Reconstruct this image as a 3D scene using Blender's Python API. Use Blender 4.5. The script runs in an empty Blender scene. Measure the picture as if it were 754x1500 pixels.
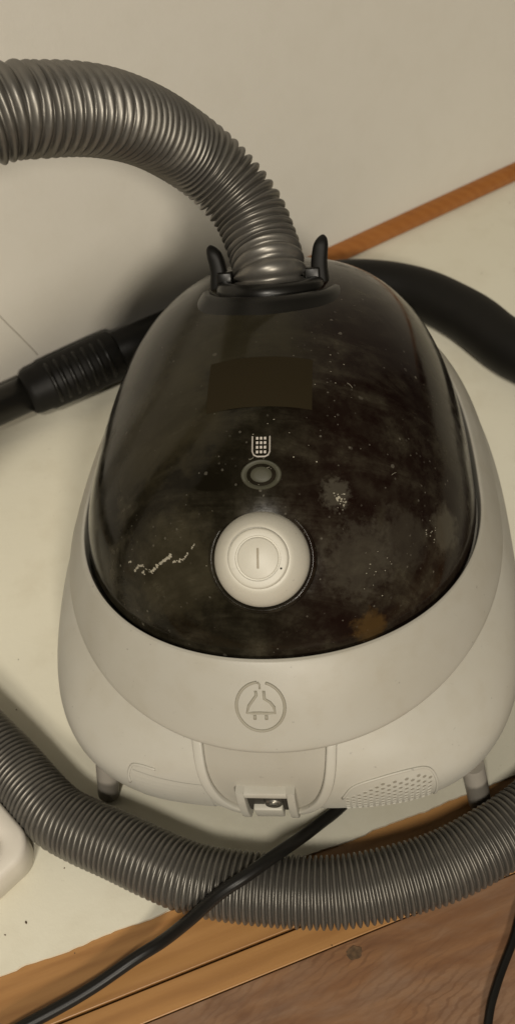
import bpy, bmesh, math, random
from mathutils import Vector, Matrix, noise
from mathutils.bvhtree import BVHTree

random.seed(7)
sc = bpy.context.scene
C = sc.collection
MM = 0.001
PI = math.pi

# ------------------------------------------------------------------ camera
cam_d = bpy.data.cameras.new('camera')
cam = bpy.data.objects.new('camera', cam_d)
C.objects.link(cam)
yaw, pitch, roll = -0.183766, 0.842194, -0.163335
fw = Vector((math.sin(yaw)*math.cos(pitch), math.cos(yaw)*math.cos(pitch), -math.sin(pitch)))
rt = Vector((math.cos(yaw), -math.sin(yaw), 0))
upv = rt.cross(fw)
r2 = math.cos(roll)*rt + math.sin(roll)*upv
u2 = -math.sin(roll)*rt + math.cos(roll)*upv
mat = Matrix((r2, u2, -fw)).transposed().to_4x4()
mat.translation = Vector((49.11, -4.09, 479.73))*MM
cam.matrix_world = mat
cam_d.sensor_fit = 'VERTICAL'
cam_d.sensor_height = 24
cam_d.angle_y = 2*math.atan(750/1299.0)
cam_d.clip_start = 0.01
cam_d.clip_end = 50
cam_d.dof.use_dof = True
cam_d.dof.focus_distance = 0.44
cam_d.dof.aperture_fstop = 7.0
sc.camera = cam

# ------------------------------------------------------------------ world (dim warm room light)
w = bpy.data.worlds.new('World')
sc.world = w
w.use_nodes = True
bg = w.node_tree.nodes['Background']
bg.inputs[0].default_value = (1.0, 0.94, 0.82, 1)
bg.inputs[1].default_value = 0.035

# ------------------------------------------------------------------ lamp of the room
def lamp(name, loc, target, power, size, col):
    d = bpy.data.lights.new(name, 'AREA')
    d.shape = 'DISK'
    d.size = size
    d.energy = power
    d.color = col
    o = bpy.data.objects.new(name, d)
    C.objects.link(o)
    o.location = loc
    o.rotation_euler = (Vector(target)-Vector(loc)).to_track_quat('-Z', 'Y').to_euler()
    return o
lamp('room_lamp', (0.66, -1.80, 1.30), (0, 0.40, 0.2), 35, 0.32, (1.0, 0.91, 0.77))
lamp('ceiling_lamp', (-0.10, -1.12, 1.90), (0, 0.33, 0.1), 27, 0.34, (1.0, 0.925, 0.80))

vs = sc.view_settings
vs.view_transform = 'Standard'
vs.look = 'None'
vs.exposure = 0
vs.gamma = 1
vs.use_curve_mapping = False

# ------------------------------------------------------------------ helpers
def empty(name, loc=(0, 0, 0)):
    o = bpy.data.objects.new(name, None)
    o.empty_display_size = 0.02
    o.location = Vector(loc)*MM
    C.objects.link(o)
    return o

def origin(o):
    p = Vector((0, 0, 0))
    while o is not None:
        p += o.location
        o = o.parent
    return p

def obj(name, bm, m, parent=None, smooth=True, base=None, auto=None):
    """bmesh in world millimetres -> one mesh object; its origin is `base` (mm) or the parent's."""
    me = bpy.data.meshes.new(name)
    bmesh.ops.recalc_face_normals(bm, faces=bm.faces[:])
    po = origin(parent) if parent else Vector((0, 0, 0))
    o = bpy.data.objects.new(name, me)
    loc = (Vector(base)*MM - po) if base is not None else Vector((0, 0, 0))
    bmesh.ops.scale(bm, vec=(MM, MM, MM), verts=bm.verts[:])
    bmesh.ops.translate(bm, vec=-(po+loc), verts=bm.verts[:])
    bm.to_mesh(me)
    bm.free()
    o.location = loc
    me.materials.append(m)
    if smooth:
        me.polygons.foreach_set('use_smooth', [True]*len(me.polygons))
        if auto:
            me.set_sharp_from_angle(angle=math.radians(auto))
    C.objects.link(o)
    if parent:
        o.parent = parent
    return o

def tag(o, label=None, cat=None, group=None, kind=None):
    if label: o['label'] = label
    if cat: o['category'] = cat
    if group: o['group'] = group
    if kind: o['kind'] = kind
    return o

def grid_faces(bm, rows, closed=True):
    """rows: list of lists of BMVert, quads between."""
    for a, b in zip(rows[:-1], rows[1:]):
        n = len(a)
        for i in range(n if closed else n-1):
            j = (i+1) % n
            try:
                bm.faces.new((a[i], a[j], b[j], b[i]))
            except ValueError:
                pass

def catmull(pts, per=12, closed=False):
    pts = [Vector(p) for p in pts]
    out = []
    n = len(pts)
    for i in range(n-1):
        p0 = pts[i-1] if i > 0 else 2*pts[0]-pts[1]
        p1, p2 = pts[i], pts[i+1]
        p3 = pts[i+2] if i+2 < n else 2*pts[-1]-pts[-2]
        for k in range(per):
            t = k/per
            out.append(0.5*((2*p1)+(p2-p0)*t+(2*p0-5*p1+4*p2-p3)*t*t+(3*p1-p0-3*p2+p3)*t**3))
    out.append(pts[-1])
    return out

def resample(pl, step):
    d = [0]
    for a, b in zip(pl[:-1], pl[1:]):
        d.append(d[-1]+(b-a).length)
    L = d[-1]
    n = max(2, int(round(L/step)))
    out, j = [], 0
    for k in range(n+1):
        s = L*k/n
        while j < len(pl)-2 and d[j+1] < s:
            j += 1
        t = (s-d[j])/max(1e-9, d[j+1]-d[j])
        out.append(pl[j].lerp(pl[j+1], min(1, max(0, t))))
    return out, L/n

def frames(pl):
    T = []
    for i in range(len(pl)):
        a = pl[max(0, i-1)]; b = pl[min(len(pl)-1, i+1)]
        T.append((b-a).normalized())
    ref = Vector((0, 0, 1)) if abs(T[0].z) < .9 else Vector((1, 0, 0))
    n = (ref - T[0]*ref.dot(T[0])).normalized()
    F = []
    for t in T:
        n = (n - t*n.dot(t)).normalized()
        F.append((t, n, t.cross(n)))
    return F

def tube(bm, pl, rad, seg=16, caps=True, sy=1.0):
    """pl: points, rad: number or list."""
    F = frames(pl)
    rows = []
    for i, p in enumerate(pl):
        r = rad[i] if isinstance(rad, (list, tuple)) else rad
        _, n, b = F[i]
        rows.append([bm.verts.new(p + n*(math.cos(2*PI*k/seg)*r) + b*(math.sin(2*PI*k/seg)*r*sy)) for k in range(seg)])
    grid_faces(bm, rows)
    if caps:
        bm.faces.new(rows[0][::-1]); bm.faces.new(rows[-1])
    return rows

def basis(axis, side=(1, 0, 0)):
    z = Vector(axis).normalized()
    x = Vector(side); x = (x - z*x.dot(z)).normalized()
    return x, z.cross(x), z

def lathe(bm, prof, pos, axis, seg=64, sx=1.0, sy=1.0, cap=True, side=(1, 0, 0)):
    x, y, z = basis(axis, side)
    pos = Vector(pos)
    rows = []
    for r, h in prof:
        if r <= 1e-6:
            rows.append([bm.verts.new(pos+z*h)])
        else:
            rows.append([bm.verts.new(pos + x*(math.cos(2*PI*k/seg)*r*sx) + y*(math.sin(2*PI*k/seg)*r*sy) + z*h) for k in range(seg)])
    for a, b in zip(rows[:-1], rows[1:]):
        if len(a) == 1 and len(b) == 1: continue
        for k in range(seg):
            j = (k+1) % seg
            if len(a) == 1: bm.faces.new((a[0], b[j], b[k]))
            elif len(b) == 1: bm.faces.new((a[k], a[j], b[0]))
            else: bm.faces.new((a[k], a[j], b[j], b[k]))
    if cap:
        for rr in (rows[0], rows[-1]):
            if len(rr) > 1: bm.faces.new(rr)

def box(bm, c, sx, sy, sz, ax=None, bevel=0, seg=2):
    """box of full sizes around c; ax = (x,y,z) axes."""
    ax = ax or (Vector((1, 0, 0)), Vector((0, 1, 0)), Vector((0, 0, 1)))
    t = bmesh.new()
    bmesh.ops.create_cube(t, size=1)
    bmesh.ops.scale(t, vec=(sx, sy, sz), verts=t.verts[:])
    if bevel:
        bmesh.ops.bevel(t, geom=t.edges[:], offset=bevel, segments=seg, affect='EDGES', profile=.5)
    vm = {}
    for v in t.verts:
        vm[v] = bm.verts.new(Vector(c)+ax[0]*v.co.x+ax[1]*v.co.y+ax[2]*v.co.z)
    for f in t.faces:
        bm.faces.new([vm[v] for v in f.verts])
    t.free()

# ------------------------------------------------------------------ materials
class N:
    def __init__(s, name):
        s.m = bpy.data.materials.new(name)
        s.m.use_nodes = True
        s.t = s.m.node_tree
        s.b = s.t.nodes['Principled BSDF']
        s.co = s.t.nodes.new('ShaderNodeTexCoord')
    def n(s, typ, **kw):
        nd = s.t.nodes.new(typ)
        for k, v in kw.items():
            if k.startswith('i_'):
                nd.inputs[k[2:].replace('_', ' ')].default_value = v
            else:
                setattr(nd, k, v)
        return nd
    def l(s, a, b):
        s.t.links.new(a, b)
    def obj_co(s, scale=(1, 1, 1), rot=(0, 0, 0), src='Object'):
        mp = s.n('ShaderNodeMapping')
        mp.inputs['Scale'].default_value = scale
        mp.inputs['Rotation'].default_value = rot
        s.l(s.co.outputs[src], mp.inputs[0])
        return mp.outputs[0]
    def noise(s, scale, detail=4, rough=.55, vec=None, dist=0):
        nd = s.n('ShaderNodeTexNoise')
        nd.inputs['Scale'].default_value = scale
        nd.inputs['Detail'].default_value = detail
        nd.inputs['Roughness'].default_value = rough
        nd.inputs['Distortion'].default_value = dist
        s.l(vec if vec is not None else s.co.outputs['Object'], nd.inputs['Vector'])
        return nd.outputs['Fac']
    def ramp(s, fac, stops, interp='LINEAR'):
        r = s.n('ShaderNodeValToRGB')
        cr = r.color_ramp
        cr.interpolation = interp
        while len(cr.elements) < len(stops): cr.elements.new(.5)
        for e, (p, c) in zip(cr.elements, stops):
            e.position = p
            e.color = (c, c, c, 1) if isinstance(c, (int, float)) else (*c, 1)
        s.l(fac, r.inputs[0])
        return r.outputs[0]
    def mix(s, fac, a, b, mode='MIX'):
        m = s.n('ShaderNodeMix', data_type='RGBA', blend_type=mode)
        for sock, v in ((m.inputs['Factor'], fac), (m.inputs['A'], a), (m.inputs['B'], b)):
            if isinstance(v, (int, float)): sock.default_value = v
            elif isinstance(v, tuple): sock.default_value = (*v, 1)
            else: s.l(v, sock)
        return m.outputs['Result']
    def math(s, op, a, b=0.0):
        m = s.n('ShaderNodeMath', operation=op)
        for sock, v in ((m.inputs[0], a), (m.inputs[1], b)):
            if isinstance(v, (int, float)): sock.default_value = v
            else: s.l(v, sock)
        return m.outputs[0]
    def bump(s, h, strength=.2, dist=.001):
        b = s.n('ShaderNodeBump')
        b.inputs['Strength'].default_value = strength
        b.inputs['Distance'].default_value = dist
        s.l(h, b.inputs['Height'])
        s.l(b.outputs[0], s.b.inputs['Normal'])
    def col(s, v):
        if isinstance(v, tuple): s.b.inputs['Base Color'].default_value = (*v, 1)
        else: s.l(v, s.b.inputs['Base Color'])
    def rough(s, v):
        if isinstance(v, (int, float)): s.b.inputs['Roughness'].default_value = v
        else: s.l(v, s.b.inputs['Roughness'])
    def metal(s, v): s.b.inputs['Metallic'].default_value = v

def plastic(name, col, rough=.42, grime=.25, grain=.08, tint=(.75, .68, .55), metal=0.0, spec=.5):
    m = N(name)
    m.b.inputs['Specular IOR Level'].default_value = spec
    g = m.ramp(m.noise(9, 6, .6), [(.42, 0.0), (.72, 1.0)])
    g2 = m.ramp(m.noise(70, 3, .6), [(.5, 0.0), (.75, 1.0)])
    dirt = m.math('MULTIPLY', m.math('ADD', m.math('MULTIPLY', g, .7), m.math('MULTIPLY', g2, .3)), grime)
    c = m.mix(dirt, col, tuple(a*b for a, b in zip(col, tint)))
    if col[0] > .3:
        sk = m.ramp(m.noise(330, 2, .5), [(.735, 0.0), (.77, 1.0)])
        sc_ = m.ramp(m.noise(60, 4, .7, m.obj_co((1, 5, 2), (.3, .2, .9))), [(.66, 0.0), (.74, 1.0)])
        c = m.mix(m.math('MULTIPLY', sk, .5), c, tuple(a*.45 for a in col))
        c = m.mix(m.math('MULTIPLY', sc_, .22), c, tuple(a*.6 for a in col))
    m.col(c)
    m.rough(m.math('ADD', m.math('MULTIPLY', g, .12), rough))
    m.metal(metal)
    m.bump(m.noise(900, 2, .5), grain, .0004)
    return m.m

M = {}
M['shell'] = plastic('grey_shell_plastic', (.395, .378, .328), .42, .5)
M['shell_low'] = plastic('light_shell_plastic', (.45, .434, .382), .40, .45)
M['panel'] = plastic('panel_plastic', (.36, .34, .29), .5, .3)
M['button'] = plastic('button_plastic', (.50, .478, .41), .40, .25)
M['foot'] = plastic('foot_plastic', (.25, .23, .20), .45, .4)
M['black'] = plastic('black_plastic', (.006, .0055, .0045), .30, .5, .05, (2.0, 2.0, 1.8), spec=.3)
M['handle'] = plastic('handle_plastic', (.0055, .005, .0042), .48, .5, .1, (2.0, 2.0, 1.9), spec=.18)
M['cavity_plate'] = plastic('inlet_shade', (.03, .026, .02), .55, .4)  # shade of the open inlet, painted on a shallow back plate
M['print'] = plastic('print_ink', (.46, .42, .37), .5, .5)
M['badge'] = plastic('badge_plastic', (.020, .0150, .0072), .6, .2, spec=.06)
M['mark'] = plastic('recess_shade_mark', (.30, .265, .20), .6, .3)  # darker than the button: shade of an engraved recess put into the colour
M['groove'] = plastic('groove_shade', (.29, .27, .215), .6, .3)  # shading along the symbol's lines, painted as a darker plastic
M['window'] = plastic('window_plastic', (.055, .053, .036), .5, .5, .04, spec=.25)
M['vent'] = plastic('vent_hole_shade', (.24, .22, .18), .6, .4)  # shade inside open vent holes, painted on flat discs
M['tray'] = plastic('tray_plastic', (.64, .60, .53), .35, .2, .04)
M['cord'] = plastic('cord_rubber', (.008, .0075, .0065), .36, .5, .05, (2.0, 2.0, 1.9), spec=.2)
M['tan'] = plastic('tan_reflection', (.085, .048, .014), .5, .9, .1, (.4, .4, .4))  # tan of the reflection painted on the lid
M['scratch'] = plastic('scratch', (.30, .275, .21), .7, .7, .08, (.5, .5, .5))
m = N('tube_metal'); m.col((.035, .033, .029)); m.metal(.7); m.rough(.3); M['tube'] = m.m
m = N('pin_metal'); m.col((.42, .40, .35)); m.metal(.9); m.rough(.3); M['pin'] = m.m

# corrugated hose: grey-brown sheen
m = N('hose_plastic')
g = m.ramp(m.noise(14, 5, .6), [(.4, 0.0), (.7, 1.0)])
d2 = m.ramp(m.noise(55, 5, .65), [(.5, 0.0), (.78, 1.0)])
c = m.mix(g, (.165, .155, .137), (.12, .112, .098))
c = m.mix(m.math('MULTIPLY', d2, .35), c, (.27, .25, .21))
m.col(c)
m.metal(.65); m.rough(m.math('ADD', m.math('MULTIPLY', d2, .16), m.math('ADD', m.math('MULTIPLY', g, .08), .37)))
m.bump(m.noise(600, 2), .05, .0003)
M['hose'] = m.m

# smoked lid with dust
m = N('smoked_lid')
big = m.ramp(m.noise(11, 5, .62, dist=.4), [(.38, 0.0), (.66, 1.0)])
fine = m.ramp(m.noise(60, 6, .7), [(.42, 0.0), (.75, 1.0)])
smear = m.ramp(m.noise(30, 5, .65, m.obj_co((1, .45, 1), (0, 0, .7))), [(.48, 0.0), (.68, 1.0)])
dust = m.math('MULTIPLY', m.math('ADD', m.math('MULTIPLY', big, .6), m.math('MULTIPLY', smear, .4)), m.math('ADD', m.math('MULTIPLY', fine, .85), .15))
clus = m.ramp(m.noise(24, 4, .6), [(.48, 0.0), (.62, 1.0)])
vo = m.n('ShaderNodeTexVoronoi'); vo.inputs['Scale'].default_value = 210
m.l(m.co.outputs['Object'], vo.inputs['Vector'])
sep = m.n('ShaderNodeSeparateColor'); m.l(vo.outputs['Color'], sep.inputs[0])
size = m.math('MULTIPLY', m.math('GREATER_THAN', m.math('ADD', sep.outputs[0], m.math('MULTIPLY', clus, .10)), .955), m.math('MULTIPLY', m.math('POWER', sep.outputs[1], 2.0), .30))
wob = m.math('MULTIPLY', m.math('SUBTRACT', m.noise(1500, 2), .5), .16)
sp1 = m.math('LESS_THAN', m.math('ADD', vo.outputs['Distance'], wob), size)
vo2 = m.n('ShaderNodeTexVoronoi'); vo2.inputs['Scale'].default_value = 620
m.l(m.co.outputs['Object'], vo2.inputs['Vector'])
sep2 = m.n('ShaderNodeSeparateColor'); m.l(vo2.outputs['Color'], sep2.inputs[0])
size2 = m.math('MULTIPLY', m.math('GREATER_THAN', m.math('ADD', sep2.outputs[0], m.math('MULTIPLY', clus, .12)), .98), m.math('MULTIPLY', sep2.outputs[1], .42))
sp2 = m.math('LESS_THAN', vo2.outputs['Distance'], size2)
spk = m.math('MINIMUM', m.math('ADD', m.math('MULTIPLY', sp1, m.math('ADD', m.math('MULTIPLY', sep.outputs[2], .6), .2)), m.math('MULTIPLY', sp2, m.math('MULTIPLY', sep2.outputs[2], .6))), 1.0)
sx_ = m.n('ShaderNodeSeparateXYZ'); m.l(m.co.outputs['Object'], sx_.inputs[0])
side = m.ramp(m.math('ADD', m.math('MULTIPLY', sx_.outputs[0], 7.0), m.math('ADD', m.math('MULTIPLY', m.noise(14, 3), .5), .15)), [(.35, 0.0), (.65, 1.0)])
basec = m.mix(side, (.0060, .0049, .0028), (.0062, .0022, .0017))
wipe = m.ramp(m.noise(16, 6, .7, m.obj_co((.6, 3.2, 1.5), (.2, .1, -.6)), .8), [(.45, 0.0), (.72, 1.0)])
film = m.math('ADD', m.math('MULTIPLY', dust, .75), m.math('MULTIPLY', m.math('MULTIPLY', wipe, m.math('ADD', m.math('MULTIPLY', fine, .8), .2)), .75))
c = m.mix(film, basec, (.062, .054, .036))
c = m.mix(m.math('MULTIPLY', spk, .42), c, (.30, .275, .22))
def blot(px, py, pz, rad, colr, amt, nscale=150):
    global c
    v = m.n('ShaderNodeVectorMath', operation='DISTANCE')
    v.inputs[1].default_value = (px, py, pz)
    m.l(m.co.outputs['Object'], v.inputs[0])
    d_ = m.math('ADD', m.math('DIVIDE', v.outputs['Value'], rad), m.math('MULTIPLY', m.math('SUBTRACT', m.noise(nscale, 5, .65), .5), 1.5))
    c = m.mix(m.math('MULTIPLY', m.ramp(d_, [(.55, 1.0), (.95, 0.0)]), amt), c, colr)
blot(.049, -.1025, .026, .0105, (.075, .043, .014), .6, 170)  # tan reflection near the rear edge, painted into the lid colour
blot(.036, -.066, .080, .009, (.11, .10, .075), .35, 420)
blot(.046, -.086, .056, .022, (.075, .067, .05), .30, 260)
blot(.066, -.072, .052, .020, (.075, .067, .05), .25, 200)
blot(.086, -.052, .036, .014, (.10, .09, .065), .45, 130)
blot(-.045, -.020, .085, .045, (.045, .038, .022), .45, 60)
blot(-.020, .030, .100, .050, (.042, .036, .021), .45, 60)
blot(-.040, -.085, .055, .032, (.042, .036, .021), .4, 80)
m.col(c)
m.rough(m.math('ADD', m.math('MULTIPLY', film, .4), .09))
m.b.inputs['Specular IOR Level'].default_value = .09
m.bump(fine, .06, .0003)
M['lid'] = m.m

# pale painted floor
m = N('pale_floor_paint')
a = m.ramp(m.noise(3.2, 5, .6), [(.35, 0.0), (.7, 1.0)])
b = m.ramp(m.noise(26, 6, .65), [(.5, 0.0), (.75, 1.0)])
st = m.ramp(m.noise(130, 3, .6), [(.70, 0.0), (.76, 1.0)])
c = m.mix(m.math('MULTIPLY', a, .6), (.70, .675, .56), (.64, .60, .48))
c = m.mix(m.math('MULTIPLY', b, .28), c, (.50, .45, .33))
c = m.mix(m.math('MULTIPLY', st, .35), c, (.30, .25, .16))
m.col(c); m.rough(.48)
m.bump(m.noise(220, 4, .6), .22, .0006)
M['floor'] = m.m

# painted wall
m = N('wall_paint')
a = m.ramp(m.noise(2.6, 4, .6), [(.3, 0.0), (.75, 1.0)])
b = m.ramp(m.noise(40, 5, .6), [(.45, 0.0), (.8, 1.0)])
c = m.mix(m.math('MULTIPLY', a, .5), (.62, .59, .525), (.585, .55, .475))
c = m.mix(m.math('MULTIPLY', b, .12), c, (.44, .40, .31))
m.col(c); m.rough(.6)
m.bump(m.noise(160, 4, .6), .25, .0006)
M['wall'] = m.m
m = N('crack_dirt'); m.col((.20, .165, .12)); m.rough(.9); M['crack'] = m.m

def wood(name, c1, c2, c3, scale=1.0, wear=None, rough=.42, wear_col=(.26, .2, .16), ring=.5):
    m = N(name)
    v = m.obj_co((3.0*scale, 34*scale, 34*scale))
    w1 = m.noise(1.6, 6, .62, v, 1.2)
    v2 = m.obj_co((10*scale, 240*scale, 240*scale))
    w2 = m.noise(1.0, 4, .6, v2, .3)
    wv = m.n('ShaderNodeTexWave', wave_type='BANDS', bands_direction='Y')
    wv.inputs['Scale'].default_value = 1.5*scale
    wv.inputs['Distortion'].default_value = 5
    wv.inputs['Detail'].default_value = 4
    wv.inputs['Detail Scale'].default_value = .8
    m.l(m.obj_co((4, 26, 26)), wv.inputs['Vector'])
    f = m.math('ADD', m.math('MULTIPLY', w1, 1-ring), m.math('MULTIPLY', wv.outputs['Fac'], ring))
    c = m.ramp(f, [(.25, c3), (.48, c2), (.75, c1)])
    c = m.mix(m.ramp(w2, [(.45, 0.0), (.8, .55)]), c, c3)
    if wear:
        wn = m.ramp(m.noise(16, 6, .68, m.obj_co((.8, 1.5, 1)), .6), [(.42, 0.0), (.58, 1.0)])
        c = m.mix(m.math('MULTIPLY', wn, wear), c, wear_col)
        fl_ = m.ramp(m.noise(120, 5, .7, m.obj_co((.35, 2.2, 1))), [(.42, 0.0), (.66, 1.0)])
        c = m.mix(m.math('MULTIPLY', fl_, .35), c, (.14, .07, .036))
        dk = m.ramp(m.noise(11, 5, .65, m.obj_co((.7, 1.2, 1), (0, 0, .4)), .8), [(.50, 0.0), (.68, 1.0)])
        c = m.mix(m.math('MULTIPLY', dk, .7), c, (.075, .030, .017))
        ln = m.n('ShaderNodeTexWave', wave_type='RINGS', rings_direction='Z')
        ln.inputs['Scale'].default_value = 75
        ln.inputs['Distortion'].default_value = 7
        ln.inputs['Detail'].default_value = 3
        ln.inputs['Detail Scale'].default_value = 1.6
        mpp = m.n('ShaderNodeMapping'); mpp.inputs['Location'].default_value = (-.11, .02, 0); mpp.inputs['Scale'].default_value = (.55, 1.5, 1)
        m.l(m.co.outputs['Object'], mpp.inputs[0]); m.l(mpp.outputs[0], ln.inputs['Vector'])
        c = m.mix(m.math('MULTIPLY', m.ramp(ln.outputs['Fac'], [(.0, .55), (.35, 0.0)]), m.ramp(m.noise(14, 3), [(.42, 0.0), (.6, 1.0)])), c, (.12, .058, .030))
    m.col(c)
    m.rough(m.math('ADD', m.math('MULTIPLY', w2, .2), rough-.1))
    m.bump(m.math('ADD', w2, m.math('MULTIPLY', f, .5)), .22, .0006)
    return m.m
M['wood_tan'] = wood('wood_tan', (.40, .210, .074), (.35, .178, .060), (.28, .135, .044), ring=.25)
M['wood_worn'] = wood('wood_worn', (.27, .145, .070), (.22, .112, .054), (.15, .070, .034), .8, .6, .38, (.24, .158, .105), .2)
M['trim'] = wood('wood_trim', (.33, .13, .032), (.29, .108, .025), (.25, .088, .019), 1.2, ring=.2)
m = N('dark_subfloor'); m.col((.03, .018, .01)); m.rough(.9); M['sub'] = m.m
m = N('knot_wood'); m.col(m.ramp(m.noise(400, 4), [(.3, (.05, .028, .012)), (.7, (.13, .075, .035))])); m.rough(.6); M['knot'] = m.m

# ------------------------------------------------------------------ setting: wood floor, pale floor, wall
D = Vector((.924, .382, 0)).normalized()        # board direction
Nn = Vector((-D.y, D.x, 0))

bm = bmesh.new()
box(bm, (0, 300, -24), 2400, 2400, 8)
wf = obj('wood_floor', bm, M['sub'], None, False, base=(0, 300, -28))
tag(wf, kind='structure')

def plank(n0, n1, mt, d0=-1000, d1=1000, z=0, seed=0):
    bm = bmesh.new()
    c = D*((d0+d1)/2) + Nn*((n0+n1)/2)
    box(bm, (0, 0, -10), d1-d0, n1-n0-1.0, 20, bevel=.35, seg=2)
    me = bpy.data.meshes.new('plank')
    bmesh.ops.recalc_face_normals(bm, faces=bm.faces[:])
    bmesh.ops.scale(bm, vec=(MM, MM, MM), verts=bm.verts[:])
    bm.to_mesh(me); bm.free()
    me.materials.append(mt)
    o = bpy.data.objects.new('plank', me)
    C.objects.link(o)
    o.parent = wf
    o.location = (c+Vector((0, 0, z)))*MM - wf.location
    o.rotation_euler = (0, 0, math.atan2(D.y, D.x))
    return o
plank(120.6, 236, M['wood_tan'])
plank(105.2, 120.3, M['wood_tan'], z=-.3)
pw = plank(-8, 105.6, M['wood_worn'], z=-.25)
plank(-122, -8.4, M['wood_tan'], z=-.1)
# knot in the worn board
bm = bmesh.new()
kx, ky = 37.5, 122.8
vs_ = []
for k in range(22):
    a = 2*PI*k/22
    r = 3.1*(1+.3*noise.noise(Vector((math.cos(a)*2, math.sin(a)*2, 3))))
    vs_.append(bm.verts.new(Vector((kx, ky, -.05)) + D*(math.cos(a)*r*1.3) + Nn*(math.sin(a)*r)))
bm.faces.new(vs_)
bmesh.ops.inset_region(bm, faces=bm.faces[:], thickness=1.1, depth=-.0)
obj('knot', bm, M['knot'], wf)

# wall line: y = 709.6 + .717 x  (mm)
WD = Vector((.8127, .5827, 0)).normalized()
WN = Vector((WD.y, -WD.x, 0))                    # towards the room
W0 = Vector((25.6, 732.5, 0))
# pale floor sheet with a chipped front edge
bm = bmesh.new()
def edge_n(s):
    e = 151.6 + 1.3*noise.noise(Vector((s*.045, 0, 0))) + .8*noise.noise(Vector((s*.16, 4, 0))) + .4*noise.noise(Vector((s*.5, 9, 0)))
    return e
fr, bk = [], []
s = -900.0
while s <= 900:
    p = D*s + Nn*edge_n(s)
    fr.append(p)
    t = (p-W0).dot(WD)
    bk.append(W0+WD*(t+120))
    s += 2.5
rowt = [[bm.verts.new((p.x, p.y, 2.0)) for p in fr],
        [bm.verts.new((p.x, p.y, 2.0)) for p in [a+(Nn*3) for a in fr]],
        [bm.verts.new((p.x, p.y, 2.0)) for p in bk]]
rowb = [[bm.verts.new((p.x, p.y, .2)) for p in fr]]
grid_faces(bm, [rowb[0]]+rowt, closed=False)
pf = obj('floor', bm, M['floor'], None, False, base=(0, 400, 0))
tag(pf, kind='structure')

bm = bmesh.new()
c = W0 + WD*0 - WN*20
box(bm, (c.x, c.y, 590), 2400, 40, 1200, ax=(WD, -WN, Vector((0, 0, 1))))
wl = obj('wall', bm, M['wall'], None, False, base=(W0.x, W0.y, 0))
tag(wl, kind='structure')
# hairline crack running up the wall at the left
bm = bmesh.new()
pts = []
for i in range(26):
    z = 40 + i*9
    t = -300.0 - (z-50)*.36 + 0.7*noise.noise(Vector((z*.03, 0, 5)))
    pts.append(W0 + WD*t + WN*.05 + Vector((0, 0, z)))
tube(bm, pts, .34, 6)
obj('crack', bm, M['crack'], wl)

# wooden trim strip along the foot of the wall
bm = bmesh.new()
prof = [(0, 2.2), (9, 2.2), (10.5, 4), (10.2, 8), (8, 13), (4, 16), (0, 17)]
rows = []
for s in [-1000 + 20*i for i in range(101)]:
    rows.append([bm.verts.new(W0 + WD*s + WN*(.3+a) + Vector((0, 0, b))) for a, b in prof])
grid_faces(bm, rows)
bm.faces.new(rows[0]); bm.faces.new(rows[-1])
o = obj('skirting_strip', bm, M['trim'], None, True, base=(W0.x, W0.y, 2), auto=40)
o.rotation_euler = (0, 0, 0)
tag(o, 'narrow orange-brown wooden strip running along the foot of the pale wall', 'skirting')

# ------------------------------------------------------------------ vacuum cleaner
vac = empty('vacuum_cleaner', (0, 360, 2))
tag(vac, 'canister vacuum cleaner with pale grey shell and dusty smoked black lid', 'vacuum cleaner')
YC = 335.0
NP = 220

def ring(a, yr, yf, zr, zs, zf, nr, nf=2.45, yc=YC):
    out = []
    for k in range(NP):
        p = 2*PI*k/NP
        c_, s_ = math.cos(p), math.sin(p)
        n = nr if s_ < 0 else nf
        # blend exponent close to the sides to avoid a kink
        x = a*math.copysign(abs(c_)**(2/n), c_)
        if s_ < 0:
            y = yc - (yc-yr)*abs(s_)**(2/n)
            q = abs((y-yc)/(yc-yr))**1.7
            z = zs + (zr-zs)*q
        else:
            y = yc + (yf-yc)*abs(s_)**(2/n)
            q = abs((y-yc)/(yf-yc))**1.7
            z = zs + (zf-zs)*q
        out.append(Vector((x, y, z)))
    return out

def loft(keys, per=6):
    """keys: list of ring parameter tuples -> list of rings, Catmull-Rom between them."""
    out = []
    n = len(keys)
    for i in range(n-1):
        p0 = keys[max(0, i-1)]; p1 = keys[i]; p2 = keys[i+1]; p3 = keys[min(n-1, i+2)]
        for k in range(per):
            t = k/per
            out.append(ring(*[0.5*((2*b)+(c-a)*t+(2*a-5*b+4*c-d)*t*t+(3*b-a-3*c+d)*t**3) for a, b, c, d in zip(p0, p1, p2, p3)]))
    out.append(ring(*keys[-1]))
    return out

def loft_bm(rings, cap0=False, cap1=False):
    bm = bmesh.new()
    rows = [[bm.verts.new(p) for p in r] for r in rings]
    grid_faces(bm, rows)
    if cap0: bm.faces.new(rows[0][::-1])
    if cap1: bm.faces.new(rows[-1])
    return bm

low_keys = [
    (104, 216, 520, 19.5, 19.5, 19.5, 3.1),
    (119, 197, 538, 20.5, 20.5, 20.5, 3.2),
    (128, 187.5, 549, 24, 24, 24, 3.25),
    (132.5, 183.4, 554, 33, 33, 33, 3.35),
    (135.0, 182, 556, 50, 50, 50, 3.2),
    (132.5, 184, 555, 68, 66, 66, 2.6),
    (126, 189.2, 551, 80, 79.5, 79, 2.2),
    (120, 193.5, 546, 87, 86, 86, 2.05),
    (115, 199, 541, 92, 92, 90, 2.05),
]
low_r = loft(low_keys, 6)
bm = loft_bm(low_r, True, True)
bmt = bm.copy(); bmt.normal_update()
LOW = BVHTree.FromBMesh(bmt); bmt.free()
low = obj('lower_shell', bm, M['shell_low'], vac, base=(0, 360, 15))

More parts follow.
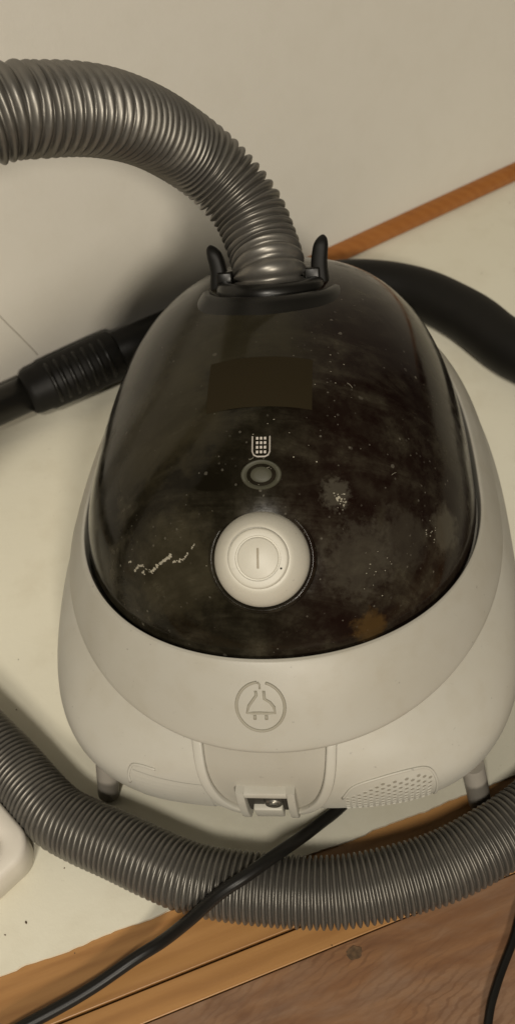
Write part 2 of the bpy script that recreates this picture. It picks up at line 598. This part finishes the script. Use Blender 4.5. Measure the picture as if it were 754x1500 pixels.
up_keys = [
    (116.5, 196.5, 543, 87.4, 87.2, 86.4, 2.05),
    (122.8, 189.2, 549, 85.4, 85.6, 85, 2.05),
    (124.4, 187.4, 550.5, 86.6, 86.6, 86, 2.05),
    (124.2, 188.6, 550.5, 91, 89.6, 87.6, 2.05),
    (119.2, 199.2, 546, 107.5, 99, 91.5, 2.05),
    (115.5, 208.0, 542.5, 118.5, 104.2, 93.5, 2.05),
    (113.6, 213.0, 540.6, 123.6, 106.4, 94.6, 2.05),
    (112.4, 214.9, 539.6, 124.6, 107.0, 94.8, 2.05),
    (111.4, 216.2, 538.6, 124.0, 106.2, 94.2, 2.05),
    (110.6, 217.2, 537.8, 118, 101, 90, 2.05),
]
up_r = loft(up_keys, 6)
bm = loft_bm(up_r)
bmt = bm.copy(); bmt.normal_update(); UP = BVHTree.FromBMesh(bmt); bmt.free()
upper = obj('upper_shell', bm, M['shell'], vac, base=(0, 360, 88))

# smoked lid: dome over the egg outline
LA, LYR, LYF = 109.4, 218.4, 536.6
rim = ring(LA, LYR, LYF, 121.6, 104.4, 93.2, 2.05, 2.45)
ZT, APY = 206.0, 335.0
def lid_ring(s):
    out = []
    for p in rim:
        x = p.x*s; y = APY + (p.y-APY)*s
        fr_ = max(0.0, min(1.0, (p.y-300)/160))
        g = max(0.0, 1-s**2.0)**(1/(1.45+.35*fr_))
        out.append(Vector((x, y, p.z + (ZT-p.z)*g)))
    return out
ss = [math.sin(PI/2*(1-i/40)) for i in range(40)] 
rings = [[Vector((p.x, p.y, p.z-5)) for p in rim]] + [lid_ring(s) for s in ss]
bm = loft_bm(rings)
top = bm.verts.new((0, APY, ZT))
bm.verts.ensure_lookup_table()
last = [v for v in bm.verts][-1-NP:-1]
for k in range(NP):
    bm.faces.new((last[k], last[(k+1) % NP], top))
bmesh.ops.recalc_face_normals(bm, faces=bm.faces[:])
bmt = bm.copy(); bmt.normal_update(); LID = BVHTree.FromBMesh(bmt); bmt.free()
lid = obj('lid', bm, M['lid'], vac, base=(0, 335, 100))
tag(lid, 'glossy smoked black lid covered in dust')

def on_lid(x, y, off=0.0):
    h = LID.ray_cast(Vector((x, y, 400)), Vector((0, 0, -1)))
    n = h[1] if h[1].z > 0 else -h[1]
    return h[0]+n*off, n
def on_rear(bv, x, z, off=0.0):
    h = bv.ray_cast(Vector((x, -100, z)), Vector((0, 1, 0)))
    n = h[1] if h[1].y < 0 else -h[1]
    return h[0]+n*off, n
def on_band(x, y, off=0.0):
    h = UP.ray_cast(Vector((x, y, 400)), Vector((0, 0, -1)))
    n = h[1] if h[1].z > 0 else -h[1]
    return h[0]+n*off, n

# ---- on/off knob
kp, kn = on_lid(1.5, 243.5)
kn = (kn + Vector((-.02, .09, .13))).normalized()
bm = bmesh.new()
lathe(bm, [(25.0, -3), (24.4, -.3), (23.6, .3), (22.6, .1), (22.0, -1.5)], kp, kn, 72, cap=False)
obj('button_collar', bm, M['lid'], lid)
bm = bmesh.new()
lathe(bm, [(21.8, -8), (21.8, 0), (21.5, 1.8), (20.4, 4.6), (18.3, 7.8), (16.0, 10.4), (14.9, 11.2), (14.1, 11.5), (13.6, 11.5), (13.45, 13.0), (13.0, 13.6), (12.4, 13.8), (10.1, 13.8), (9.95, 12.9), (9.25, 12.9), (9.1, 13.6), (8.7, 13.8), (0, 13.9)], kp, kn, 72)
kb = obj('power_button', bm, M['button'], lid, auto=70)
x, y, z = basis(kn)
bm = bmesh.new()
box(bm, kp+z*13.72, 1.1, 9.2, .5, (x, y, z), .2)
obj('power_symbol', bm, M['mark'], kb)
bm = bmesh.new()
lathe(bm, [(0.55, 0), (.5, .3), (0, .35)], kp+z*13.5+x*10.2-y*4.6, z, 12)
obj('dot', bm, M['black'], kb)

# ---- filter window below the grid symbol
wp, wn = on_lid(2.0, 273.6)
bm = bmesh.new()
lathe(bm, [(9.4, -1.5), (9.2, .4), (8.6, .8), (7.4, .5), (6.2, -.9), (5.5, -1.5), (5.3, -.5), (4.7, .1), (2.5, .35), (0, .4)], wp, wn, 56, 1.0, .76, cap=False)
obj('filter_window', bm, M['window'], lid, auto=50)

# ---- grid symbol
bm = bmesh.new()
def lidpatch(bm, x0, x1, y0, y1, off=.25, nx=2, ny=2):
    rows = [[bm.verts.new(on_lid(x0+(x1-x0)*i/nx, y0+(y1-y0)*j/ny, off)[0]) for i in range(nx+1)] for j in range(ny+1)]
    grid_faces(bm, rows, False)
cx, cy = 1.9, 285.6
hw, hh = 4.0, 4.5
up = [(-hw, hh), (-hw, -hh+2.2), (-hw+.7, -hh+.7), (-hw+2.2, -hh), (hw-2.2, -hh), (hw-.7, -hh+.7), (hw, -hh+2.2), (hw, hh)]
pl = [on_lid(cx+a, cy+b, .15)[0] for a, b in up]
tube(bm, pl, .72, 8, sy=.5)
for i in range(3):
    for j in range(4):
        lidpatch(bm, cx-2.35+i*1.8, cx-1.25+i*1.8, cy-3.1+j*2.05, cy-1.9+j*2.05)
obj('filter_symbol', bm, M['print'], lid, False)

# ---- blank dark badge where a name would sit
bm = bmesh.new()
lidpatch(bm, -25, 25, 305, 336.5, .35, 16, 12)
g = obj('badge', bm, M['badge'], lid)
tag(g, 'blank dark brown rectangular badge on the lid')

# ---- scratch marks on the lid
def lid_scribble(name, pts, mt, r):
    bm = bmesh.new()
    for pp in pts:
        pl = [on_lid(a, b, .02)[0] for a, b in pp]
        pl = catmull(pl, 4)
        rr = [r*(.35+.9*abs(noise.noise(p*.5)))*(1 if 0 < i < len(pl)-1 else .3) for i, p in enumerate(pl)]
        tube(bm, pl, rr, 6)
    return obj(name, bm, mt, lid)

# flaked scrape: small raised chips scattered along a broken line
bm = bmesh.new()
def flakes(path, spread, count, size):
    pl_ = catmull([(a_, b_, 0) for a_, b_ in path], 8)
    for i in range(count):
        q = random.choice(pl_)
        cx_, cy_ = q.x+random.gauss(0, spread), q.y+random.gauss(0, spread)
        p, n = on_lid(cx_, cy_, .06)
        bx_ = basis(n)
        r = 1.25*size*random.uniform(.35, 1.0)
        k = random.randint(5, 7); a0 = random.random()*6
        vv = [bm.verts.new(p+(bx_[0]*math.cos(a0+2*PI*t/k)*random.uniform(.8, 1.8)+bx_[1]*math.sin(a0+2*PI*t/k)*random.uniform(.5, 1.1))*r) for t in range(k)]
        bm.faces.new(vv)
flakes([(-63.4, 253.8), (-61, 254.3), (-58.5, 253.4)], .22, 26, .5)
flakes([(-58.5, 253.4), (-56, 250.8), (-53.6, 249.4)], .18, 14, .32)
flakes([(-53.6, 249.2), (-49.5, 249.9), (-45.2, 250.4), (-42.4, 250.9)], .25, 60, .55)
flakes([(-41.5, 248.4), (-38.5, 247.8), (-35.5, 248.0), (-33.6, 249.4)], .2, 32, .42)
flakes([(-59, 251.4), (-57.6, 250.6)], .25, 10, .5)
flakes([(-67, 258.5), (-66, 258)], .3, 6, .4)
flakes([(-31.5, 250.4), (-30.2, 251.4)], .3, 5, .35)
flakes([(36, 269), (38, 267.5)], 1.3, 26, .42)
flakes([(50, 246), (60, 252)], 3.5, 14, .3)
flakes([(79, 271), (81, 279)], 1.2, 12, .35)
flakes([(20, 300), (35, 330)], 14, 16, .28)
flakes([(-15, 290), (10, 260)], 14, 10, .25)
o = obj('dust_flake', bm, M['scratch'], lid, False)
tag(o, kind='stuff')
# a few short fibres of lint
bm = bmesh.new()
for i in range(12):
    a_ = random.uniform(0, 2*PI); rr_ = random.uniform(.2, .9)
    x0, y0 = 100*rr_*math.cos(a_), 300+75*rr_*math.sin(a_)
    if y0 < 232 or abs(x0) < 27 and y0 < 275: continue
    h = random.uniform(0, 6.3); L_ = random.uniform(1.2, 4.2); cv = random.uniform(-1.2, 1.2)
    try:
        pl_ = [on_lid(x0+L_*t*math.cos(h+cv*t), y0+L_*t*math.sin(h+cv*t), .12)[0] for t in (0, .25, .5, .75, 1)]
    except Exception:
        continue
    tube(bm, pl_, .09, 5)
o = obj('lint', bm, M['scratch'], lid, False)
tag(o, kind='stuff')

# ------------------------------------------------------------------ rear details
# plug symbol on the band
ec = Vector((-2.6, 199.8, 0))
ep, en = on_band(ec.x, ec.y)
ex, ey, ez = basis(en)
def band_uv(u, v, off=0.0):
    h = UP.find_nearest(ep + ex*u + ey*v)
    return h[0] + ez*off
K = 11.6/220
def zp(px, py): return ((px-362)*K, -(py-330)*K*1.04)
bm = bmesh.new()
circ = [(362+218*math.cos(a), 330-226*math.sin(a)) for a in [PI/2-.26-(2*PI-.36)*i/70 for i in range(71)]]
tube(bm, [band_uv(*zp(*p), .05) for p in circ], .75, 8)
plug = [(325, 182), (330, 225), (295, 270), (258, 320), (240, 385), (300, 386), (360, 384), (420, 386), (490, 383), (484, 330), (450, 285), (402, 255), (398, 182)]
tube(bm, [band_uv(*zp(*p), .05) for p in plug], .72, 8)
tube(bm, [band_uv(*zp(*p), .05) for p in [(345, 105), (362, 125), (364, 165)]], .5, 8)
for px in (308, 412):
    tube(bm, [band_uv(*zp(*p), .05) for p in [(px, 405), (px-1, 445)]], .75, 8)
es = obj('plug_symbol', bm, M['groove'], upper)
tag(es, 'embossed plug symbol inside a ring')

# recessed socket panel with its frame on the lower rear
def rear_path(pts, off):
    return [on_rear(LOW, a, b, off)[0] for a, b in pts]
def strip(bm, pts2, w_, h0, h1, bevel=.8):
    """rectangular rail following (x,z) points on the rear face."""
    rows = []
    for i, (a, b) in enumerate(pts2):
        p, n = on_rear(LOW, a, b)
        q0 = Vector((*pts2[max(0, i-1)], 0)); q1 = Vector((*pts2[min(len(pts2)-1, i+1)], 0))
        d = (q1-q0).normalized()
        sd = Vector((-d.y, 0, d.x))
        sd = (sd - n*sd.dot(n)).normalized()
        prof = [(-w_/2, h0), (-w_/2, h1-bevel), (-w_/2+bevel*.3, h1-bevel*.3), (-w_/2+bevel, h1), (w_/2-bevel, h1), (w_/2-bevel*.3, h1-bevel*.3), (w_/2, h1-bevel), (w_/2, h0)]
        rows.append([bm.verts.new(p+sd*u+n*v) for u, v in prof])
    grid_faces(bm, rows)
    bm.faces.new(rows[0]); bm.faces.new(rows[-1])
def smooth2(pts, per=6):
    return [(p.x, p.y) for p in catmull([(a, b, 0) for a, b in pts], per)]

PX = -3.2
upath = smooth2([(-32.5, 85), (-31.6, 72), (-29, 58), (-24.5, 45), (-18.5, 35), (-14, 30)])
rpath = [(-a, b) for a, b in upath]
bm = bmesh.new()
strip(bm, [(PX+a, b) for a, b in upath], 5.0, -1, 3.2)
strip(bm, [(PX+a, b) for a, b in rpath], 5.0, -1, 3.2)
obj('panel_frame', bm, M['shell_low'], low)
bm = bmesh.new()
rows = []
for j in range(13):
    zz = 83-j*4.4
    # half width of the frame at that height
    xs = [abs(a) for a, b in upath if abs(b-zz) < 4] or [14]
    hwid = min(xs)-1.5 if False else sum(xs)/len(xs)-1.0
    rows.append([bm.verts.new(on_rear(LOW, PX-hwid+2*hwid*i/16, zz, .5)[0]) for i in range(17)])
grid_faces(bm, rows, False)
obj('socket_panel', bm, M['panel'], low)

# power inlet: inverted U frame, back plate painted dark as the shade inside, metal roller and grey tongue
PI_X = -4.2
def dens(pts, k=8):
    o_ = []
    for (a, b), (c_, d_) in zip(pts[:-1], pts[1:]):
        for i in range(k): o_.append((a+(c_-a)*i/k, b+(d_-b)*i/k))
    o_.append(pts[-1]); return o_
bm = bmesh.new()
for seg_ in ([(-12.6, 22), (-12.6, 60.4)], [(12.6, 22), (12.6, 60.4)], [(-10.5, 58.2), (10.5, 58.2)]):
    strip(bm, dens([(PI_X+a, b) for a, b in seg_], 8), 4.2, -1, 5.0, .6)
inlet = obj('inlet_frame', bm, M['shell_low'], low, auto=40)
bm = bmesh.new()
rows = [[bm.verts.new(on_rear(LOW, PI_X-11+22*i/8, 57-j*3.6, .9)[0]) for i in range(9)] for j in range(9)]
grid_faces(bm, rows, False)
obj('cavity_plate', bm, M['cavity_plate'], inlet)
bm = bmesh.new()
p, n = on_rear(LOW, PI_X+3.0, 47, 1.0)
lathe(bm, [(4.6, 0), (4.6, 2.0), (3.9, 2.7), (2.5, 2.5), (2.3, 3.3), (0, 3.5)], p, n, 28)
obj('contact_pin', bm, M['pin'], inlet, auto=40)
bm = bmesh.new()
p, n = on_rear(LOW, PI_X-.5, 33, 1.4)
box(bm, p, 15, 15, 4.4, basis(n), .8)
obj('tongue', bm, M['shell_low'], inlet)

# exhaust vents left and right
def vent_top(x):
    t = (x-33)/47.0
    return 45 + 16*min(1, max(0, t*2.2))**.7 - (7*max(0, (t-.8)/.2)**2 if t > .8 else 0)
def vent(sgn):
    g = bmesh.new()
    if sgn > 0:
        for i in range(15):
            xx = 36.5+i*2.95
            for j in range(10):
                zz = 23.5 + j*3.7 + (1.85 if i % 2 else 0)
                if zz > vent_top(xx)-2.5: continue
                p, n = on_rear(LOW, sgn*xx-.5, zz, .06)
                bx_ = basis(n)
                lathe(g, [(1.3, -.05), (1.18, .2), (1.05, .18), (.95, 0)], p, n, 8, cap=False)
                vv = [g.verts.new(p+n*.05+bx_[0]*(.96*math.cos(k*PI/4))+bx_[1]*(.96*math.sin(k*PI/4))) for k in range(8)]
                g.faces.new(vv).material_index = 1
    else:
        rows = [[g.verts.new(on_rear(LOW, -34-i*2.2, 24+j*3.4, .25)[0]) for i in range(19)] for j in range(11)]
        grid_faces(g, rows, False)
    o = obj('vent_grille', g, M['shell_low'], low, False)
    o.data.materials.append(M['vent'])
    bm = bmesh.new()
    rp = smooth2([(34, 47), (40, 58), (54, 62), (68, 62), (77, 59), (81, 50), (81.5, 38), (80.5, 24)] if sgn > 0 else [(60, 63), (68, 62.5), (73, 60.5), (76, 54), (76.5, 47)])
    strip(bm, [(sgn*a-.5, b) for a, b in rp], 1.4, -.5, .9, .4)
    obj('vent_rim', bm, M['shell_low'], o)
vent(1); vent(-1)

# rear feet
for sgn in (-1, 1):
    bm = bmesh.new()
    fx0, fy0 = (-101.5, 202) if sgn < 0 else (106.5, 199.5)
    fx1, fy1 = (-97, 209) if sgn < 0 else (101, 208)
    p0 = Vector((fx0, fy0, 2.1)); p1 = Vector((fx1, fy1, 32))
    dv = (p1-p0)
    tube(bm, [p0, p0+dv*.04, p0+dv*.5, p1], [5.4, 6.1, 6.1, 6.1], 24)
    obj('foot', bm, M['foot'], low, auto=50)
# front castor
bm = bmesh.new()
lathe(bm, [(12, -9), (14, -7), (14, 7), (12, 9)], (0, 505, 16.2), (1, 0, 0), 32, side=(0, 1, 0))
obj('castor', bm, M['black'], low, auto=40)

# hose port on the lid
axis = Vector((0, .46, .89)).normalized()
hp = Vector((-1, 417, 188.5))
bm = bmesh.new()
lathe(bm, [(66, -33), (57, -20), (49.5, -10.5), (43.0, -4.2), (40, -1), (38.4, 1.0), (36, 1.8), (32.5, .8), (29.8, -3), (29.4, -10)], hp, axis, 72, cap=False)
port = obj('hose_port', bm, M['black'], lid, auto=60)

# ------------------------------------------------------------------ hose with cuff, latches and handle
hose = empty('vacuum_hose', (-40, 300, 2))
tag(hose, 'grey corrugated suction hose arching from the lid and looping round the cleaner', 'hose')

def corrugated(name, pts, pitch, Ro=20.0, depth=2.1, parent=None, seg=44, sub=7, mt=None):
    fine_ = catmull(pts, 30)
    ctr, st = resample(fine_, pitch/sub)
    n = len(ctr)
    rad = []
    for i in range(n):
        t = (i % sub)/sub
        v = abs(math.sin(PI*t))**.55
        rad.append(Ro - depth*(1-v))
    bm = bmesh.new()
    tube(bm, ctr, rad, seg)
    return obj(name, bm, mt or M['hose'], parent)

top_pts = [hp + axis*-3, hp + axis*10, (-5, 436, 205), (-13.5, 452, 219.5), (-29, 460, 238), (-44.4, 455, 257), (-58, 434, 280), (-72.6, 407.5, 300), (-91.8, 387, 311.6), (-112, 371, 317)]
side_pts = [(-112, 371, 317), (-170, 335, 312), (-232, 308, 255), (-262, 288, 150), (-245, 268, 62), (-212, 254, 26), (-163.3, 216.5, 19.6)]
bot_pts = [(-163.3, 216.5, 19.6), (-128, 185.4, 19.5), (-109, 175, 19.5), (-85.4, 165.9, 19.5), (-60.3, 155.8, 19.3), (-38.8, 149.4, 19), (-3, 146.0, 18.5), (32, 146.3, 18), (66.1, 154, 18), (92.3, 164.2, 18.3), (123.4, 182.8, 19), (142, 199, 19.5), (168, 234, 20), (203, 300, 20), (232, 390, 20), (232, 470, 20.5), (206, 520, 21)]
allp = [Vector(p) for p in top_pts] + [Vector(p) for p in side_pts[1:]] + [Vector(p) for p in bot_pts[1:]]
def corr_all(pts):
    fine_ = catmull(pts, 30)
    # pitch eases from 4.1 mm in the stretched arch to 3.15 mm on the floor
    d = [0]
    for a, b in zip(fine_[:-1], fine_[1:]): d.append(d[-1]+(b-a).length)
    L = d[-1]
    sub = 8
    ctr, rad = [], []
    s, j, k = 0.0, 0, 0
    while s < L:
        while j < len(d)-2 and d[j+1] < s: j += 1
        p = fine_[j].lerp(fine_[j+1], (s-d[j])/max(1e-9, d[j+1]-d[j]))
        ctr.append(p)
        v = abs(math.sin(PI*(k % sub)/sub))**.68
        f = min(1, max(0, (p.z-30)/150)) if s < 700 else 0
        rad.append(17.6 + 2.9*f - (3.5+.5*f)*(1-v) + .10*noise.noise(Vector((s*.02, 3, 0))))
        s += (3.15+1.8*f)*(1+.05*noise.noise(Vector((s*.035, 0, 8))))/sub
        k += 1
    bm = bmesh.new()
    tube(bm, ctr, rad, 44)
    return bm
obj('corrugated_tube', corr_all(allp), M['hose'], hose, base=(0, 145, 2))

# cuff seated in the port
bm = bmesh.new()
lathe(bm, [(24, -12), (30.5, -12), (30.5, 2), (29.8, 4.6), (28, 6.2), (25.5, 6.8), (23.2, 6.0), (21.0, 1.5)], hp, axis, 64, cap=False)
obj('cuff', bm, M['black'], hose, auto=50)
# two release latches beside the hose
ax_x, ax_y, ax_z = basis(axis)
def latch(sgn, lean, hgt):
    base_ = hp + ax_x*(sgn*28.8-1.0) + ax_y*5
    pts = [base_ - ax_z*16, base_ + ax_z*2, base_ + ax_z*hgt*.45 - ax_x*lean*.15, base_ + ax_z*hgt*.78 + ax_x*lean*.35, base_ + ax_z*hgt + ax_x*lean]
    pl = catmull(pts, 6)
    bm = bmesh.new()
    n = len(pl)
    rad = []
    for i in range(n):
        t = i/(n-1)
        r = 6.6-1.8*t if t < .7 else (6.6-1.8*t)*math.sqrt(max(.03, 1-((t-.7)/.3)**2))
        rad.append(r)
    F = frames(pl)
    rows = []
    for i, p in enumerate(pl):
        r = rad[i]
        row = []
        for k in range(20):
            a = 2*PI*k/20
            c_, s_ = math.cos(a), math.sin(a)
            row.append(bm.verts.new(p + ax_y*(math.copysign(abs(c_)**.6, c_)*r*1.05) + ax_x*(math.copysign(abs(s_)**.6, s_)*min(r*.82, 5.2))))
        rows.append(row)
    grid_faces(bm, rows)
    bm.faces.new(rows[0]); bm.faces.new(rows[-1])
    o = obj('latch', bm, M['handle'], hose)
    bm = bmesh.new()
    box(bm, hp + ax_x*(sgn*24.5-1.0) + ax_y*5 + ax_z*6, 9, 15, 11, (ax_x, ax_y, ax_z), 1.2)
    obj('hinge', bm, M['black'], o)
latch(-1, -3.2, 26); latch(1, 2.2, 28)

# bent black handle behind the cleaner
hpts = [(206, 520, 22.2), (186, 538, 23), (161, 564, 23.5), (133, 606, 23.5), (91, 644, 23.5), (35, 660, 23.5), (-30, 645, 24), (-92, 615, 25)]
pl = catmull(hpts, 14)
n = len(pl)
rad = []
for i in range(n):
    t = i/(n-1)
    r = 21.5 - 2.5*max(0, (t-.45)/.55)
    if t < .12: r = 22.6 - 1.1*(t/.12)
    r += .5*noise.noise(Vector((t*14, 0, 0)))
    rad.append(r)
bm = bmesh.new()
tube(bm, pl, rad, 40)
hd = obj('handle', bm, M['handle'], hose, base=(91, 640, 2))
tag(hd, 'smooth black bent hose handle lying behind the cleaner')

# ------------------------------------------------------------------ wand with ribbed slider
wa = Vector((-237.3, 516.5, 26)); wb = Vector((-150.1, 576.5, 26))
wd = (wb-wa).normalized()
wand = empty('wand', (-190, 549, 2))
tag(wand, 'dark telescopic wand with ribbed black slider lying along the wall', 'wand')
bm = bmesh.new()
tube(bm, [wa-wd*300, wa+wd*60], 14.5, 36)
obj('lower_tube', bm, M['tube'], wand)
bm = bmesh.new()
tube(bm, [wa+wd*60, wb+wd*75], 18, 36)
obj('upper_tube', bm, M['handle'], wand)
bm = bmesh.new()
L0 = 19.0; L1 = 82.0
sl, rr = [], []
for a, r in [(0, 16), (1.5, 17.5), (6, 18.6), (14, 19), (17, 20.2), (L1-20, 21.2), (L1-6, 21.2), (L1-1.5, 20.6), (L1, 18.5)]:
    sl.append(wa+wd*(L0+a)); rr.append(r)
tube(bm, sl, rr, 40)
slider = obj('slider', bm, M['handle'], wand, auto=40)
side = Vector((wd.y, -wd.x, 0))
ribdir = (side*.80+Vector((0, 0, .6))).normalized()
tang = wd.cross(ribdir)
for i in range(7):
    bm = bmesh.new()
    c = wa + wd*(L0+22+i*8.0)
    pts = []
    for k in range(13):
        a = math.radians(-52+104*k/12)
        pts.append(c + (ribdir*math.cos(a)+tang*math.sin(a))*(20.6))
    tube(bm, pts, [.8]+[2.0]*11+[.8], 10)
    obj('rib', bm, M['black'], slider)

# ------------------------------------------------------------------ power cord, second cord, tray
bm = bmesh.new()
cp = [(75, 250, 5.7), (52, 218, 5.7), (31.5, 195.5, 6.2), (20.8, 183.7, 12), (11.1, 171.5, 22), (-0.4, 156.4, 37.5), (-13.2, 145.4, 40.5), (-26.5, 137.6, 37), (-41.5, 128.8, 26), (-57, 121.8, 13), (-72, 114, 8), (-93.1, 99.9, 5.8), (-117.8, 85.5, 5.7), (-170, 58, 5.7), (-260, 30, 5.7)]
tube(bm, resample(catmull(cp, 14), 2.0)[0], 3.2, 16)
o = obj('power_cord', bm, M['cord'], None, base=(-93, 100, 2))
tag(o, 'thick black power cord crossing over the corrugated hose in front of the cleaner', 'cord')
bm = bmesh.new()
cp = [(160, 190, 2.1), (126, 152, 2.1), (114.8, 129.3, 2.1), (105.5, 110.8, 2.1), (99.6, 94.6, 2.1), (96, 70, 2.1), (98, 20, 2.1)]
tube(bm, resample(catmull(cp, 14), 2.0)[0], 2.0, 14)
o = obj('thin_cable', bm, M['cord'], None, base=(105, 110, 0))
tag(o, 'thin black cable on the worn wood at the lower right corner', 'cable')

def rounded_rect(hx, hy, r, k=10):
    out = []
    for (sx, sy, a0) in ((1, 1, 0), (-1, 1, 90), (-1, -1, 180), (1, -1, 270)):
        for i in range(k+1):
            a = math.radians(a0+90*i/k)
            out.append((sx*(hx-r)+r*math.cos(a), sy*(hy-r)+r*math.sin(a)))
    return out
tx = Vector((.99, .10, 0)).normalized()
rot = math.radians(4)
T1 = Vector((.752, -.659, 0)); T2 = Vector((.659, .752, 0))      # along / across the hose
tc = Vector((-131.0, 164.0, 2.05)) - T1*62 - T2*45
bm = bmesh.new()
rows = []
for (dx, z, r) in ((-3, 0, 12), (0, 2.5, 14), (1.5, 20, 15), (1.2, 23, 15), (-.5, 24.3, 14), (-6, 24.6, 11), (-9, 23.8, 9), (-11, 21, 8), (-12.5, 8, 7), (-15, 5, 6)):
    rows.append([bm.verts.new(tc + T1*a + T2*b + Vector((0, 0, z))) for a, b in rounded_rect(62+dx, 45+dx, r)])
grid_faces(bm, rows)
bm.faces.new(rows[0]); bm.faces.new(rows[-1])
o = obj('plastic_tray', bm, M['tray'], None, base=(tc.x, tc.y, 2.05))
tag(o, 'white plastic tray with rounded corner at the lower left beside the hose', 'tray')

# crumbs and grit on the pale floor and the boards
bm = bmesh.new()
for i in range(46):
    x = random.uniform(-190, 200); y = random.uniform(110, 330) if i < 34 else random.uniform(330, 560)
    if abs(x) < 128 and 178 < y < 560: continue
    on_sheet = Vector((x, y, 0)).dot(Nn) > 155
    r = random.uniform(.2, .62)
    mt_ = Matrix.Translation((x, y, (2.0 if on_sheet else -.15)+r*.45)) @ Matrix.Rotation(random.uniform(0, 6), 4, 'Z') @ Matrix.Diagonal((r*random.uniform(.8, 2.0), r, r*.6, 1))
    bmesh.ops.create_icosphere(bm, subdivisions=1, radius=1, matrix=mt_)
o = obj('crumbs', bm, M['knot'], None, False, base=(0, 150, 0))
tag(o, 'tiny dark crumbs scattered over the pale floor', 'crumbs', kind='stuff')
